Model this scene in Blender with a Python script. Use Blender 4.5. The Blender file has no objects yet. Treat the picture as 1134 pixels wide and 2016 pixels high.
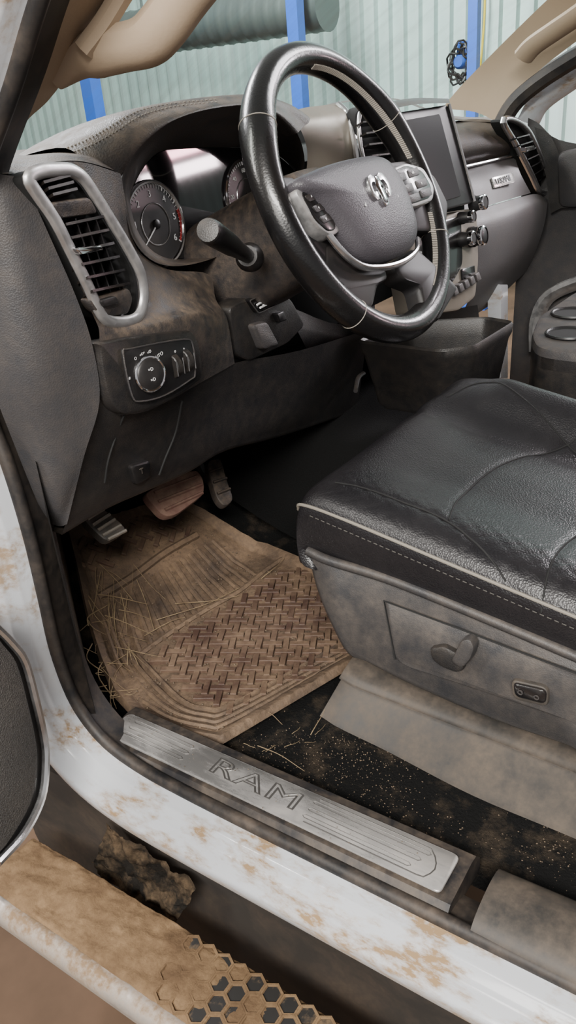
import bpy, bmesh, math, random
import numpy as np
from mathutils import Vector, Matrix, noise as mnoise
from mathutils.bvhtree import BVHTree
random.seed(7)
V=Vector; COL=bpy.context.scene.collection
rad=math.radians
FPX=1600.0
CAM=V((-.41,0,1.375))
h,p,r=rad(54),rad(27),rad(5)
FW=V((math.cos(p)*math.sin(h),math.cos(p)*math.cos(h),-math.sin(p)))
R0=V((math.cos(h),-math.sin(h),0)); U0=R0.cross(FW)
RT=R0*math.cos(r)-U0*math.sin(r); UP=U0*math.cos(r)+R0*math.sin(r)
def ray(px,py): return FW+RT*((px-567)/FPX)+UP*((1008-py)/FPX)
def PX(px,py,x): d=ray(px,py); return CAM+d*((x-CAM.x)/d.x)
def PY(px,py,y): d=ray(px,py); return CAM+d*((y-CAM.y)/d.y)
def PZ(px,py,z): d=ray(px,py); return CAM+d*((z-CAM.z)/d.z)
def PP(px,py,pt,n): d=ray(px,py); return CAM+d*((pt-CAM).dot(n)/d.dot(n))
# ---------------------------------------------------------------- materials
def M(name,col,rough=.5,metal=0,dust=None,damt=.5,dscale=9,bscale=0,bstr=.2,vor=False,coat=0,up=.45,lo=.38,hi=.66,spec=.5,col2=None,c2scale=6,fine=.55,stretch=1.0):
    m=bpy.data.materials.new(name); m.use_nodes=True; nt=m.node_tree; N=nt.nodes; L=nt.links
    b=N['Principled BSDF']; b.inputs['Base Color'].default_value=(*col,1); b.inputs['Roughness'].default_value=rough
    b.inputs['Metallic'].default_value=metal; b.inputs['Specular IOR Level'].default_value=spec; b.inputs['Coat Weight'].default_value=coat; b.inputs['Coat Roughness'].default_value=.06
    g=N.new('ShaderNodeNewGeometry'); src=None
    pos=g.outputs['Position']
    if stretch!=1.0:
        vm=N.new('ShaderNodeVectorMath'); vm.operation='MULTIPLY'; L.new(pos,vm.inputs[0]); vm.inputs[1].default_value=(1,stretch,1); pos=vm.outputs[0]
    def noise(sc,det=6,ro=.6):
        n=N.new('ShaderNodeTexNoise'); n.inputs['Scale'].default_value=sc; n.inputs['Detail'].default_value=det; n.inputs['Roughness'].default_value=ro
        L.new(pos,n.inputs['Vector']); return n
    def mr(s,a,b_,c,d):
        x=N.new('ShaderNodeMapRange'); L.new(s,x.inputs[0])
        for i,v in enumerate((a,b_,c,d)): x.inputs[i+1].default_value=v
        return x.outputs[0]
    def mul(a,b_):
        x=N.new('ShaderNodeMath'); x.operation='MULTIPLY'; x.use_clamp=True; L.new(a,x.inputs[0])
        if isinstance(b_,float): x.inputs[1].default_value=b_
        else: L.new(b_,x.inputs[1])
        return x.outputs[0]
    def mixc(f,a,c):
        x=N.new('ShaderNodeMix'); x.data_type='RGBA'; L.new(f,x.inputs[0])
        if a is None: x.inputs[6].default_value=(*col,1)
        else: L.new(a,x.inputs[6])
        x.inputs[7].default_value=(*c,1); return x.outputs[2]
    if col2: src=mixc(mr(noise(c2scale).outputs[0],.35,.65,0,1),None,col2)
    if dust:
        f=mr(noise(dscale,9,.68).outputs[0],lo,hi,0,1)
        sx=N.new('ShaderNodeSeparateXYZ'); L.new(g.outputs['Normal'],sx.inputs[0])
        f=mul(f,mr(sx.outputs[2],-.2,.8,up,1)); f=mul(f,mr(noise(120,4).outputs[0],.3,.6,fine,1)); f=mul(f,float(damt))
        src=mixc(f,src,dust)
        L.new(mr(f,0,1,rough,.92),b.inputs['Roughness'])
        if metal: L.new(mr(f,0,.6,metal,0),b.inputs['Metallic'])
        if coat: L.new(mr(f,0,.5,coat,0),b.inputs['Coat Weight'])
    if src: L.new(src,b.inputs['Base Color'])
    if bscale:
        bp=N.new('ShaderNodeBump'); bp.inputs['Strength'].default_value=bstr; bp.inputs['Distance'].default_value=.002
        if vor:
            t=N.new('ShaderNodeTexVoronoi'); t.inputs['Scale'].default_value=bscale; L.new(g.outputs['Position'],t.inputs['Vector'])
        else: t=noise(bscale,5)
        L.new(t.outputs[0],bp.inputs['Height']); L.new(bp.outputs[0],b.inputs['Normal'])
    return m
DUST=(.21,.15,.1)
m_dash=M('dash_grey_plastic',(.034,.034,.037),.46,dust=DUST,damt=.3,dscale=40,bscale=620,bstr=.16,vor=True,up=.35,lo=.3,hi=.75)
m_dashl=M('dash_light_grey_plastic',(.085,.083,.086),.45,dust=DUST,damt=.3,dscale=22,bscale=620,bstr=.14,vor=True,up=.35,lo=.35,hi=.75)
m_dashd=M('dash_dusty_plastic',(.022,.021,.023),.48,dust=DUST,damt=.9,dscale=55,bscale=620,bstr=.15,vor=True,up=.3,lo=.32,hi=.74,fine=.35)
m_knee=M('knee_black_plastic',(.011,.011,.012),.42,dust=(.16,.12,.082),damt=.3,dscale=40,bscale=620,bstr=.12,vor=True,up=.4,lo=.33,hi=.75)
m_blk=M('black_plastic',(.007,.007,.008),.38,dust=(.15,.12,.1),damt=.15)
m_core=M('cavity_shade',(.004,.004,.004),.9)  # near-black colour standing in for shade in vents, wells and hollows
m_gloss=M('gloss_black',(.006,.006,.007),.22,dust=DUST,damt=.12,coat=.3)
m_rim=M('rim_black_leather',(.005,.005,.0055),.27,dust=DUST,damt=.03,bscale=420,bstr=.06,vor=True,coat=.18,spec=.45)
m_spoke=M('spoke_black_plastic',(.007,.007,.008),.48,dust=DUST,damt=.08,spec=.35)
m_leather=M('seat_black_leather',(.0075,.007,.0085),.33,dust=(.13,.115,.11),damt=.1,dscale=9,bscale=480,bstr=.2,vor=True,up=.6,spec=.5,lo=.35,hi=.8)
m_hood=M('dash_leather',(.028,.026,.026),.46,dust=DUST,damt=.7,dscale=40,bscale=520,bstr=.2,vor=True,up=.3,lo=.32,hi=.74)
m_air=M('airbag_grey_vinyl',(.052,.048,.056),.44,dust=(.18,.16,.15),damt=.12,bscale=620,bstr=.2,vor=True)
m_chrome=M('satin_chrome',(.68,.68,.69),.22,1,dust=DUST,damt=.14)
m_satin=M('satin_silver',(.5,.5,.505),.33,.9,dust=DUST,damt=.5,dscale=30,lo=.35,hi=.75)
m_bright=M('bright_chrome',(.85,.85,.87),.12,1)
m_side=M('seat_side_plastic',(.026,.026,.028),.42,dust=(.19,.15,.115),damt=.5,dscale=22,bscale=620,bstr=.1,vor=True,up=.45,lo=.34,hi=.76)
m_skirt=M('seat_skirt_plastic',(.028,.026,.024),.5,dust=(.14,.106,.076),damt=.75,dscale=22,up=.5,lo=.34,hi=.74)
m_tan=M('tan_trim',(.32,.245,.17),.65,dust=(.27,.19,.12),damt=.6,dscale=7,bscale=300,bstr=.1)
m_taupe=M('taupe_trim',(.25,.225,.19),.38,.3,dust=DUST,damt=.5)
m_white=M('white_paint',(.47,.485,.51),.16,dust=(.25,.165,.088),damt=1.35,dscale=15,coat=.6,lo=.48,hi=.61,up=.6,fine=.3,stretch=.4)
m_rub=M('weatherstrip_rubber',(.007,.007,.008),.55,dust=(.2,.15,.11),damt=.4,dscale=20)
m_mat=M('muddy_rubber',(.045,.031,.023),.7,dust=(.22,.145,.088),damt=1.1,dscale=11,bscale=160,bstr=.8,up=.6,lo=.3,hi=.66)
m_tread=M('muddy_tread',(.075,.043,.032),.48,dust=(.21,.138,.085),damt=1.0,dscale=12,bscale=120,bstr=.5,up=.45,lo=.4,hi=.64)
m_carpet=M('black_carpet',(.007,.007,.007),.95,dust=(.13,.096,.064),damt=.5,dscale=18,bscale=330,bstr=1,lo=.5,hi=.76,spec=.1)
m_tunnel=M('tunnel_carpet',(.006,.006,.006),.95,bscale=330,bstr=1,spec=.1)
m_boardmud=M('board_mud',(.1,.062,.034),.9,dust=(.22,.143,.078),damt=1.0,dscale=14,bscale=110,bstr=1,up=.8,lo=.34,hi=.66,spec=.15)
m_pit=M('board_rubber',(.012,.011,.01),.7,dust=(.15,.1,.055),damt=1.0,dscale=18,lo=.5,hi=.6)
m_clump=M('matte_mud_clump',(.012,.0105,.009),.95,dust=(.11,.075,.045),damt=1.0,dscale=22,lo=.42,hi=.62,spec=.08,bscale=150,bstr=1)
m_under=M('muddy_gap_shade',(.02,.016,.013),.85,dust=(.1,.068,.042),damt=.8,dscale=7,lo=.42)
m_boardedge=M('board_edge',(.4,.37,.34),.3,.6,dust=(.19,.125,.07),damt=1.1,dscale=13,lo=.36,hi=.58,up=.6)
m_steel=M('brushed_steel',(.66,.645,.63),.22,.8,dust=(.2,.15,.105),damt=.6,dscale=22,up=.5,lo=.42,hi=.75,stretch=.3)
m_steeld=M('engraved_steel',(.12,.115,.11),.35,.6)
m_silltrim=M('sill_black_trim',(.018,.017,.018),.4,dust=(.2,.15,.105),damt=.55,dscale=22,lo=.4,hi=.72)
m_greytrim=M('sill_grey_trim',(.03,.028,.026),.5,dust=(.17,.13,.095),damt=.7,dscale=20,lo=.36,hi=.72)
m_pedal=M('pedal_dusty',(.12,.055,.044),.75,dust=(.26,.175,.12),damt=.95,dscale=40,lo=.35,hi=.65)
m_pedalm=M('pedal_bare_metal',(.4,.37,.33),.4,.8,dust=(.25,.17,.1),damt=.6,dscale=30)
m_straw=M('dry_straw',(.34,.25,.14),.8,col2=(.17,.115,.065),c2scale=25)
m_crumb=M('dirt_crumb',(.17,.122,.08),.95,col2=(.08,.06,.042),c2scale=60)
m_conc=M('concrete',(.1,.064,.042),.85,col2=(.06,.04,.027),c2scale=2.6,bscale=30,bstr=.1,spec=.04)
m_wall=M('corrugated_steel',(.52,.63,.6),.4,.1,col2=(.38,.49,.47),c2scale=.8)
m_blue=M('blue_paint',(.02,.09,.42),.4)
m_duct=M('galvanised',(.1,.12,.115),.4,.4)
m_grille=M('speaker_mesh',(.06,.056,.052),.6,dust=(.2,.17,.14),damt=.5,bscale=600,bstr=1,vor=True)
m_iconw=M('white_print',(.8,.8,.8),.6)
m_dial=M('dial_face',(.035,.034,.036),.3,dust=DUST,damt=.3)
m_lens=M('cluster_lens',(.012,.011,.012),.04,coat=.2,spec=.4)
m_red=M('red_print',(.4,.03,.03),.5)
m_stitch=M('pale_thread',(.3,.27,.23),.8)
m_dthread=M('grey_thread',(.065,.06,.054),.8)
m_pipe=M('seat_piping',(.2,.18,.15),.65)
m_seam=M('seam_groove',(.004,.004,.004),.8)
m_screen=M('touchscreen_glass',(.008,.0085,.01),.22,spec=.18)
m_yellow=M('yellow_hose',(.6,.45,.03),.5)
# ---------------------------------------------------------------- builders
def loc_of(par):
    o=par
    while o.parent: o=o.parent
    return V(o.location)
def thing(name,label,cat,loc,group=None):
    o=bpy.data.objects.new(name,None); COL.objects.link(o); o.location=loc; o.empty_display_size=.05
    o['label']=label; o['category']=cat
    if group: o['group']=group
    return o
def cr(a,b,c,d,t):
    return (b*2+(c-a)*t+(a*2-b*5+c*4-d)*t*t+(b*3-a-c*3+d)*t**3)*.5
def crl(P,n,closed=False):
    P=[V(q) for q in P]; K=len(P); out=[]
    for i in range(K if closed else K-1):
        b=P[i]; c=P[(i+1)%K]
        a=P[i-1] if (closed or i>0) else b*2-c
        d=P[(i+2)%K] if (closed or i+2<K) else c*2-b
        for k in range(n): out.append(cr(a,b,c,d,k/n))
    if not closed: out.append(P[-1])
    return out
def fillet(P,rr,n=4):
    out=[]; K=len(P)
    for i in range(K):
        b=P[i]; a=P[i-1]; c=P[(i+1)%K]
        la=min(rr,(a-b).length*.45); lc=min(rr,(c-b).length*.45)
        s=b+(a-b).normalized()*la; e=b+(c-b).normalized()*lc
        for k in range(n+1):
            t=k/n; out.append(s*(1-t)**2+b*2*t*(1-t)+e*t*t)
    return out
class MB:
    def __init__(s): s.bm=bmesh.new()
    def grid(s,rows,cu=False):
        g=[[s.bm.verts.new(q) for q in row] for row in rows]
        for i in range(len(g)-1):
            K=len(g[i])
            for j in range(K if cu else K-1):
                try: s.bm.faces.new((g[i][j],g[i][(j+1)%K],g[i+1][(j+1)%K],g[i+1][j]))
                except ValueError: pass
        return g
    def sheet(s,rows,n=5,cu=False):
        R=[crl(q,n,cu) for q in rows]; K=len(R[0]); cols=[crl([R[i][j] for i in range(len(R))],n) for j in range(K)]
        s.grid([[cols[j][i] for j in range(K)] for i in range(len(cols[0]))],cu); return s
    def loft(s,rings,cap0=False,cap1=False,closed=True):
        g=s.grid(rings,closed)
        if cap0: s.bm.faces.new(g[0])
        if cap1: s.bm.faces.new(list(reversed(g[-1])))
        return s
    def tube(s,P,rr,seg=8,closed=False,flat=1.0,fn=None,cap=True):
        K=len(P); rings=[]; nrm=None
        for i in range(K):
            if closed: t=(P[(i+1)%K]-P[i-1])
            else: t=P[min(i+1,K-1)]-P[max(i-1,0)]
            if t.length<1e-9: t=V((0,0,1))
            t.normalize()
            if fn is not None: nrm=fn-t*fn.dot(t)
            elif nrm is None: nrm=t.orthogonal()
            else: nrm=nrm-t*nrm.dot(t)
            nrm.normalize(); bi=t.cross(nrm)
            q=rr[i] if isinstance(rr,(list,tuple)) else rr
            rings.append([P[i]+nrm*(math.cos(2*math.pi*k/seg)*q*flat)+bi*(math.sin(2*math.pi*k/seg)*q) for k in range(seg)])
        if closed:
            g=[[s.bm.verts.new(q) for q in R] for R in rings]; g.append(g[0])
            for i in range(K):
                for j in range(seg): s.bm.faces.new((g[i][j],g[i][(j+1)%seg],g[i+1][(j+1)%seg],g[i+1][j]))
        else: s.loft(rings,cap,cap)
        return s
    def slab(s,P,n,th,bev=.002):
        n=n.normalized(); c=sum(P,V((0,0,0)))/len(P)
        def ins(d,off):
            out=[]
            for q in P:
                w=c-q; w=w-n*w.dot(n); L_=w.length
                out.append(q+(w/L_*min(d,L_*.5) if L_>1e-6 else w)+n*off)
            return out
        s.loft([ins(0,-th),ins(0,-bev),ins(bev*.3,-bev*.3),ins(bev,0)],True,True); return s
    def dome(s,P,n,prof,cap=True):
        n=n.normalized(); c=sum(P,V((0,0,0)))/len(P)
        s.loft([[c+(q-c)*k+n*o for q in P] for k,o in prof],False,cap); return s
    def lathe(s,c,ax,prof,seg=24,cap=True):
        ax=ax.normalized(); a=ax.orthogonal().normalized(); b=ax.cross(a)
        s.loft([[c+ax*z+a*(math.cos(2*math.pi*k/seg)*q)+b*(math.sin(2*math.pi*k/seg)*q) for k in range(seg)] for q,z in prof],cap,cap); return s
    def box(s,c,a,b,d):
        vs=[s.bm.verts.new(c+a*i+b*j+d*k) for i in(-1,1) for j in(-1,1) for k in(-1,1)]
        for f in((0,1,3,2),(4,6,7,5),(0,4,5,1),(2,3,7,6),(0,2,6,4),(1,5,7,3)): s.bm.faces.new([vs[i] for i in f])
        return s
    def bxw(s,lo,hi):
        lo=V(lo);hi=V(hi);c=(lo+hi)/2;e=(hi-lo)/2
        return s.box(c,V((e.x,0,0)),V((0,e.y,0)),V((0,0,e.z)))
    def text(s,body,size,o,xd,yd,ext=.0006,sx=1.0,outline=0,space=1.0):
        cu=bpy.data.curves.new('tmp_text','FONT'); cu.body=body; cu.size=size; cu.align_x='CENTER'; cu.align_y='CENTER'; cu.space_character=space
        if outline: cu.fill_mode='NONE'; cu.bevel_depth=outline; cu.bevel_resolution=1
        else: cu.extrude=ext
        ob=bpy.data.objects.new('tmp_text',cu); COL.objects.link(ob)
        dg=bpy.context.evaluated_depsgraph_get(); me=bpy.data.meshes.new_from_object(ob.evaluated_get(dg))
        bpy.data.objects.remove(ob); xd=xd.normalized(); yd=(yd-xd*yd.dot(xd)).normalized(); n=xd.cross(yd)
        for v in me.vertices: v.co=o+xd*(v.co.x*sx)+yd*v.co.y+n*v.co.z
        s.bm.from_mesh(me); bpy.data.meshes.remove(me); return s
    def build(s,name,mat,parent=None,smooth=True,ang=40,label=None,cat=None,group=None,kind=None,recalc=True):
        if recalc: bmesh.ops.recalc_face_normals(s.bm,faces=s.bm.faces)
        if parent: off=loc_of(parent)
        else:
            xs=[v.co for v in s.bm.verts]; off=V(((min(q.x for q in xs)+max(q.x for q in xs))/2,(min(q.y for q in xs)+max(q.y for q in xs))/2,min(q.z for q in xs)))
        for v in s.bm.verts: v.co-=off
        me=bpy.data.meshes.new(name); s.bm.to_mesh(me); s.bm.free(); me.materials.append(mat)
        if smooth:
            for f in me.polygons: f.use_smooth=True
            try: me.set_sharp_from_angle(angle=rad(ang))
            except Exception: pass
        o=bpy.data.objects.new(name,me); COL.objects.link(o)
        if parent: o.parent=parent
        else: o.location=off
        if label: o['label']=label
        if cat: o['category']=cat
        if group: o['group']=group
        if kind: o['kind']=kind
        return o
def Ys(L): return [PY(*q) for q in L]
def Zs(L,z): return [PZ(a,b,z) for a,b in L]
def Xs(L,x): return [PX(a,b,x) for a,b in L]
BACK=V((0,-1,0))
# ---------------------------------------------------------------- camera
cd=bpy.data.cameras.new('camera'); co=bpy.data.objects.new('camera',cd); COL.objects.link(co)
co.matrix_world=Matrix(((RT.x,UP.x,-FW.x,CAM.x),(RT.y,UP.y,-FW.y,CAM.y),(RT.z,UP.z,-FW.z,CAM.z),(0,0,0,1)))
cd.sensor_fit='AUTO'; cd.sensor_width=36; cd.lens=FPX/2016*36; cd.clip_start=.02; bpy.context.scene.camera=co
# ---------------------------------------------------------------- world and lamps
w=bpy.data.worlds.new('world'); bpy.context.scene.world=w; w.use_nodes=True
w.node_tree.nodes['Background'].inputs[0].default_value=(.97,.95,.95,1); w.node_tree.nodes['Background'].inputs[1].default_value=.42
def lamp(loc,tgt,sx,sy,e,col=(1,.96,.9)):
    d=bpy.data.lights.new('shop_and_added_lamp','AREA'); d.shape='RECTANGLE'; d.size=sx; d.size_y=sy; d.energy=e; d.color=col
    o=bpy.data.objects.new('shop_and_added_lamp',d); COL.objects.link(o); o.location=loc
    o.rotation_euler=(V(tgt)-V(loc)).to_track_quat('-Z','Y').to_euler()
lamp((-2.2,-1.0,3.0),(0.3,.4,.8),1.8,.4,210)
lamp((-1.7,2.3,3.1),(0.3,.5,1),.4,2.0,105)
lamp((1.0,3.4,3.4),(.7,.6,1.1),2.4,.4,230,(1,.94,.98))
lamp((3.6,-.6,3.0),(.8,.3,1.0),.4,2.4,190,(1,.93,.97))
lamp((2.6,2.6,4.0),(5.5,3.2,1.5),.5,4,540,(.95,1,.98))  # unseen light added to brighten the far wall
lamp((-1.5,.1,1.9),(0.4,.7,.7),.9,.9,26)  # low fill light added outside the doorway to lift the footwell
lamp((5.6,-3.75,2.08),(.45,.74,1.31),.62,.07,14,(1,.5,.58))  # added pink strip, placed to reflect in the gauge lens
lamp((5.6,-3.72,1.93),(.45,.74,1.31),.7,.1,20,(1,.82,.86))  # added pale strip, a second streak for the lens reflection
# ---------------------------------------------------------------- shop
f=MB(); f.grid([[V((-5,-5,0)),V((7,-5,0))],[V((-5,11,0)),V((7,11,0))]]); f.build('floor',m_conc,kind='structure',smooth=False)
def corr(a,b,n,name,dep):
    a=V(a);b=V(b); L_=(b-a).length; d=(b-a)/L_; q=L_/n; P=[]
    for i in range(n):
        for t,o in((0,0),(.3,0),(.38,1),(.62,1),(.7,0)): P.append(a+d*(q*(i+t))+dep*o)
    P.append(b)
    m=MB(); m.grid([P,[x+V((0,0,4.2)) for x in P]]); m.build(name,m_wall,kind='structure',smooth=False)
corr((6,-5,0),(6,11,0),130,'wall_right',V((-.05,0,0)))
corr((-5,10,0),(6,10,0),90,'wall_front',V((0,-.05,0)))
def post(px0,x,wd,lab):
    q=PX(px0[0],px0[1],x); c=V((q.x,q.y,0))
    t=thing('lift_post',lab,'lift post',c,'blue lift posts beyond the windshield')
    MB().bxw((c.x-wd,c.y-wd,0.02),(c.x+wd,c.y+wd,3.9)).build('column',m_blue,t,smooth=False)
    MB().bxw((c.x-.2,c.y-.2,0),(c.x+.2,c.y+.2,.02)).build('base_plate',m_blue,t,smooth=False)
post((184,200),4.2,.05,'blue steel post seen low past the left end of the dashboard')
post((587,120),4.6,.041,'blue steel post seen through the steering wheel top')
post((934,40),5.0,.03,'blue steel post farthest right beyond the windshield')
dc=PX(430,42,4.9)
d=MB(); P=[V((dc.x,dc.y-.9+.02*i,dc.z)) for i in range(96)]
d.tube(P,[.15+.006*(i%5==0) for i in range(96)],20); du=thing('exhaust_duct','grey spiral round duct hanging high behind the windshield','duct',V((dc.x,dc.y,dc.z-.16))); d.build('pipe',m_duct,du)
for yy in(-.7,.7): MB().tube([V((dc.x,dc.y+yy,dc.z+.15)),V((dc.x,dc.y+yy,4))],.01).build('hanger',m_duct,du)
fc=PX(912,122,5.75); ft=thing('hose_reel','dark coiled hose hanging from a small blue bracket on the far wall','hose reel',fc-V((0,0,.14)))
m_=MB(); P=[]
for k in range(130):
    a=k*math.pi*2/22; rr=.075+.022*math.sin(k*.9)+.012*math.sin(k*.37); P.append(fc+V((-.04+.03*math.sin(k*.7),math.cos(a)*rr,math.sin(a)*rr*1.35-.01)))
m_.tube(P,.0075,6); m_.build('coiled_hose',m_blk,ft)
MB().slab(fillet([fc+V((-.02,y,z)) for y,z in((-.04,.03),(.05,.03),(.035,.13),(-.03,.13))],.01),V((-1,0,0)),.2,.008).build('bracket',m_blue,ft)
MB().lathe(fc+V((-.09,0,0)),V((1,0,0)),[(.03,0),(.045,.02),(.045,.1),(.03,.32)]).build('drum',m_blue,ft)
hy=PX(935,20,5.8); MB().tube(crl([V((5.9,hy.y,3.6)),V((5.9,hy.y+.05,2.6)),V((5.9,hy.y-.03,1.9)),V((5.9,hy.y+.0,1.2)),V((5.9,hy.y,.0))],8),.008).build('air_hose',m_yellow,label='thin yellow hose hanging down the corrugated wall',cat='hose')
# ---------------------------------------------------------------- truck body
T=thing('truck_body','white pickup truck body around the open doorway with muddy rocker and tan pillars','truck',V((.05,.3,.5)))
path=[(-.7,.681),(-.3,.681),(0,.681),(.3,.681),(.5,.682),(.59,.688),(.645,.707),(.68,.75),(.693,.82),(.69,.9),(.688,.98),(.694,1.06),(.71,1.15),(.695,1.24),(.643,1.32),(.565,1.40),(.52,1.449),(.43,1.54),(.3,1.66)]
pp=crl([V((0,a,b)) for a,b in path],6)
def offp(x,e):
    out=[]
    for i,q in enumerate(pp):
        t=(pp[min(i+1,len(pp)-1)]-pp[max(i-1,0)]).normalized(); n=V((0,t.z,-t.y)); out.append(q+n*e+V((x,0,0)))
    return out
prof=[(.056,-.002),(.047,.003),(.036,.004),(.033,.006),(.03,.013),(.023,.015),(.02,.018),(.017,.03),(.011,.033),(.009,.037),(.012,.052),(.02,.066),(.05,.09)]
MB().loft([offp(x,e) for x,e in prof],closed=False).build('rocker_panel',m_white,T,ang=60,label='white painted door opening flange splashed with mud')
MB().tube(offp(.057,-.002),.0075,10).build('weatherstrip',m_rub,T)
MB().loft([offp(.058,-.003),offp(.064,-.001),offp(.082,.002),offp(.10,.01)],closed=False).build('inner_seal_lip',m_rub,T)
rows=[]
for k in range(13):
    y=.2+.46*k/12
    rows.append([V((x,y,z)) for x,z in((.062,.672),(.061,.686),(.068,.693),(.118,.696),(.130,.694),(.140,.682),(.143,.662))])
MB().loft(rows,True,True,False).build('sill_trim',m_silltrim,T,ang=30)
rows=[]
for k in range(13):
    y=.175-.9*k/12; b=.006+.004*min(1,k/2)
    rows.append([V((x,y,z)) for x,z in((.054,.664),(.052,.676+b),(.058,.687+b),(.074,.694+b),(.098,.697+b),(.118,.694+b),(.13,.685+b),(.137,.672),(.14,.66))])
MB().sheet(rows,2).build('sill_trim',m_greytrim,T,ang=80,label='dusty curved sill trim behind the metal plate')
c=MB(); c.sheet([[V((x,y,z+random.uniform(-.002,.002))) for x in(.12,.22,.32,.45,.6,.7,1.0,1.5)] for y,z in((-.7,.664),(-.3,.664),(0,.664),(.15,.664),(.3,.664),(.45,.664),(.6,.664),(.74,.664),(.8,.668),(.9,.72),(1.0,.77),(1.07,.9),(1.1,1.2))],5)
c.build('floor_carpet',m_carpet,T)
c=MB(); c.sheet([[V((x,y,z+dz)) for x,z in((.60,.662),(.66,.69),(.70,.77),(.76,.82),(.95,.83),(1.2,.8))] for y,dz in((-.3,0),(.2,0),(.5,.0),(.7,.02),(.9,.1),(1.08,.25))],4)
c.build('transmission_tunnel',m_tunnel,T)
c=MB(); c.sheet([[V((.072,.665,z)),V((.095,.70,z)),V((.14,.755,z)),V((.22,.86,z)),V((.3,.97,z)),V((.32,1.09,z))] for z in(.662,.72,.82,.95,1.06)],4)
c.build('kick_panel',m_knee,T)
MB().bxw((.06,1.1,.66),(1.6,1.13,1.33)).build('firewall',m_core,T)
c=MB(); c.sheet([[V((x,y,z)) for x,z in((.045,.61),(.075,.58),(.085,.5),(.10,.38),(.12,.2),(.2,.12))] for y in(-.7,-.2,.2,.5,.75,.95)],6)  # sheet added in the step gap; its dark colour stands in for shadow
for v in c.bm.verts: v.co.x+=.012*mnoise.noise(v.co*14)
c.build('gap_shade_sheet',m_under,T,ang=80,label='muddy sheet darkened as shade in the gap behind the step')
MB().sheet([[V((x,y,1.76+.05*math.sin((x-.15)/1.45*math.pi)+dz)) for x in(.15,.5,.88,1.25,1.6)] for y,dz in((.22,-.02),(.0,.01),(-.4,.02),(-.9,.0))],4).build('headliner',m_tan,T)
gm=bpy.data.materials.new('windshield_glass'); gm.use_nodes=True; nt=gm.node_tree; nt.nodes.clear()
o_=nt.nodes.new('ShaderNodeOutputMaterial'); mx=nt.nodes.new('ShaderNodeMixShader'); tr=nt.nodes.new('ShaderNodeBsdfTransparent'); tr.inputs[0].default_value=(.9,.96,.93,1)
df=nt.nodes.new('ShaderNodeBsdfDiffuse'); df.inputs[0].default_value=(.6,.6,.55,1); gl=nt.nodes.new('ShaderNodeBsdfGlossy'); gl.inputs[1].default_value=.02; mx2=nt.nodes.new('ShaderNodeMixShader'); mx2.inputs[0].default_value=.03
ge=nt.nodes.new('ShaderNodeNewGeometry'); no=nt.nodes.new('ShaderNodeTexNoise'); no.inputs['Scale'].default_value=6; no.inputs['Detail'].default_value=10
mp=nt.nodes.new('ShaderNodeMapping'); mp.inputs['Scale'].default_value=(6,1,1); mp.inputs['Rotation'].default_value=(0,0,.5)
mr_=nt.nodes.new('ShaderNodeMapRange'); mr_.inputs[1].default_value=.45; mr_.inputs[2].default_value=.75; mr_.inputs[4].default_value=.2
for a,b in((ge.outputs['Position'],mp.inputs[0]),(mp.outputs[0],no.inputs['Vector']),(no.outputs[0],mr_.inputs[0]),(mr_.outputs[0],mx.inputs[0]),(tr.outputs[0],mx2.inputs[1]),(gl.outputs[0],mx2.inputs[2]),(mx2.outputs[0],mx.inputs[1]),(df.outputs[0],mx.inputs[2]),(mx.outputs[0],o_.inputs[0])): nt.links.new(a,b)
MB().sheet([[V((.1,1.0,1.3)),V((.5,1.12,1.3)),V((.86,1.15,1.3)),V((1.25,1.12,1.3)),V((1.65,1.0,1.3))],[V((.14,.62,1.5)),V((.5,.73,1.53)),V((.86,.76,1.54)),V((1.25,.73,1.53)),V((1.6,.62,1.5))],[V((.2,.2,1.75)),V((.5,.3,1.78)),V((.86,.33,1.8)),V((1.25,.3,1.78)),V((1.5,.2,1.75))]],4).build('windshield',gm,T)
def pil(L,R_,xl,xr,name,mat,lab=None):
    rows=[]
    for (a,b),(c_,d_),x0,x1 in zip(L,R_,xl,xr):
        p0=PX(a,b,x0); p1=PX(c_,d_,x1); mid=(p0+p1)/2+V((.0,-.012,.008)); rows.append([p0,mid,p1])
    return MB().sheet(rows,5).build(name,mat,T,label=lab)
LE=[(-80,420),(-50,330),(-5,225),(60,100),(105,0),(155,-120)]
RE=[(0,385),(8,335),(48,245),(110,180),(235,-10),(330,-130)]
ap=pil(LE,RE,[.085,.085,.085,.088,.095,.11],[.1,.11,.12,.135,.15,.17],'pillar_trim',m_tan,'tan driver side windshield pillar trim')
gh=crl([PX(112,165,.13),PX(160,118,.138),PX(225,98,.145),(PX(285,84,.15)),PX(320,52,.155),PX(365,-10,.165),PX(420,-80,.175)],6)
MB().tube(gh,[.006+.014*min(1,k/8) for k in range(len(gh))],10,flat=.8).build('grab_handle',m_tan,ap)
MB().tube(crl([PX(165,98,.125),PX(205,45,.135),PX(245,-20,.145),PX(280,-70,.15)],5),.009,8).build('handle_bracket',m_tan,ap)
LE=[(870,214),(905,172),(960,115),(1020,55),(1082,-5),(1130,-50)]; RE=[(985,245),(1000,215),(1050,150),(1110,100),(1180,50),(1250,0)]
bp_=pil(LE,RE,[1.55,1.54,1.52,1.5,1.48,1.46],[1.53]*6,'pillar_trim',m_tan,'tan passenger side windshield pillar trim')
MB().tube(crl([PX(1030,112,1.45),PX(1050,90,1.44),PX(1090,62,1.43),PX(1140,28,1.42),PX(1190,-10,1.42)],5),.022,10,flat=.6).build('grab_handle',m_tan,bp_)
MB().tube(crl([PX(978,262,1.54),PX(1010,205,1.54),PX(1060,160,1.54),PX(1134,112,1.54),PX(1200,75,1.54)],5),.02,8).build('weatherstrip',m_rub,T)
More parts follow.
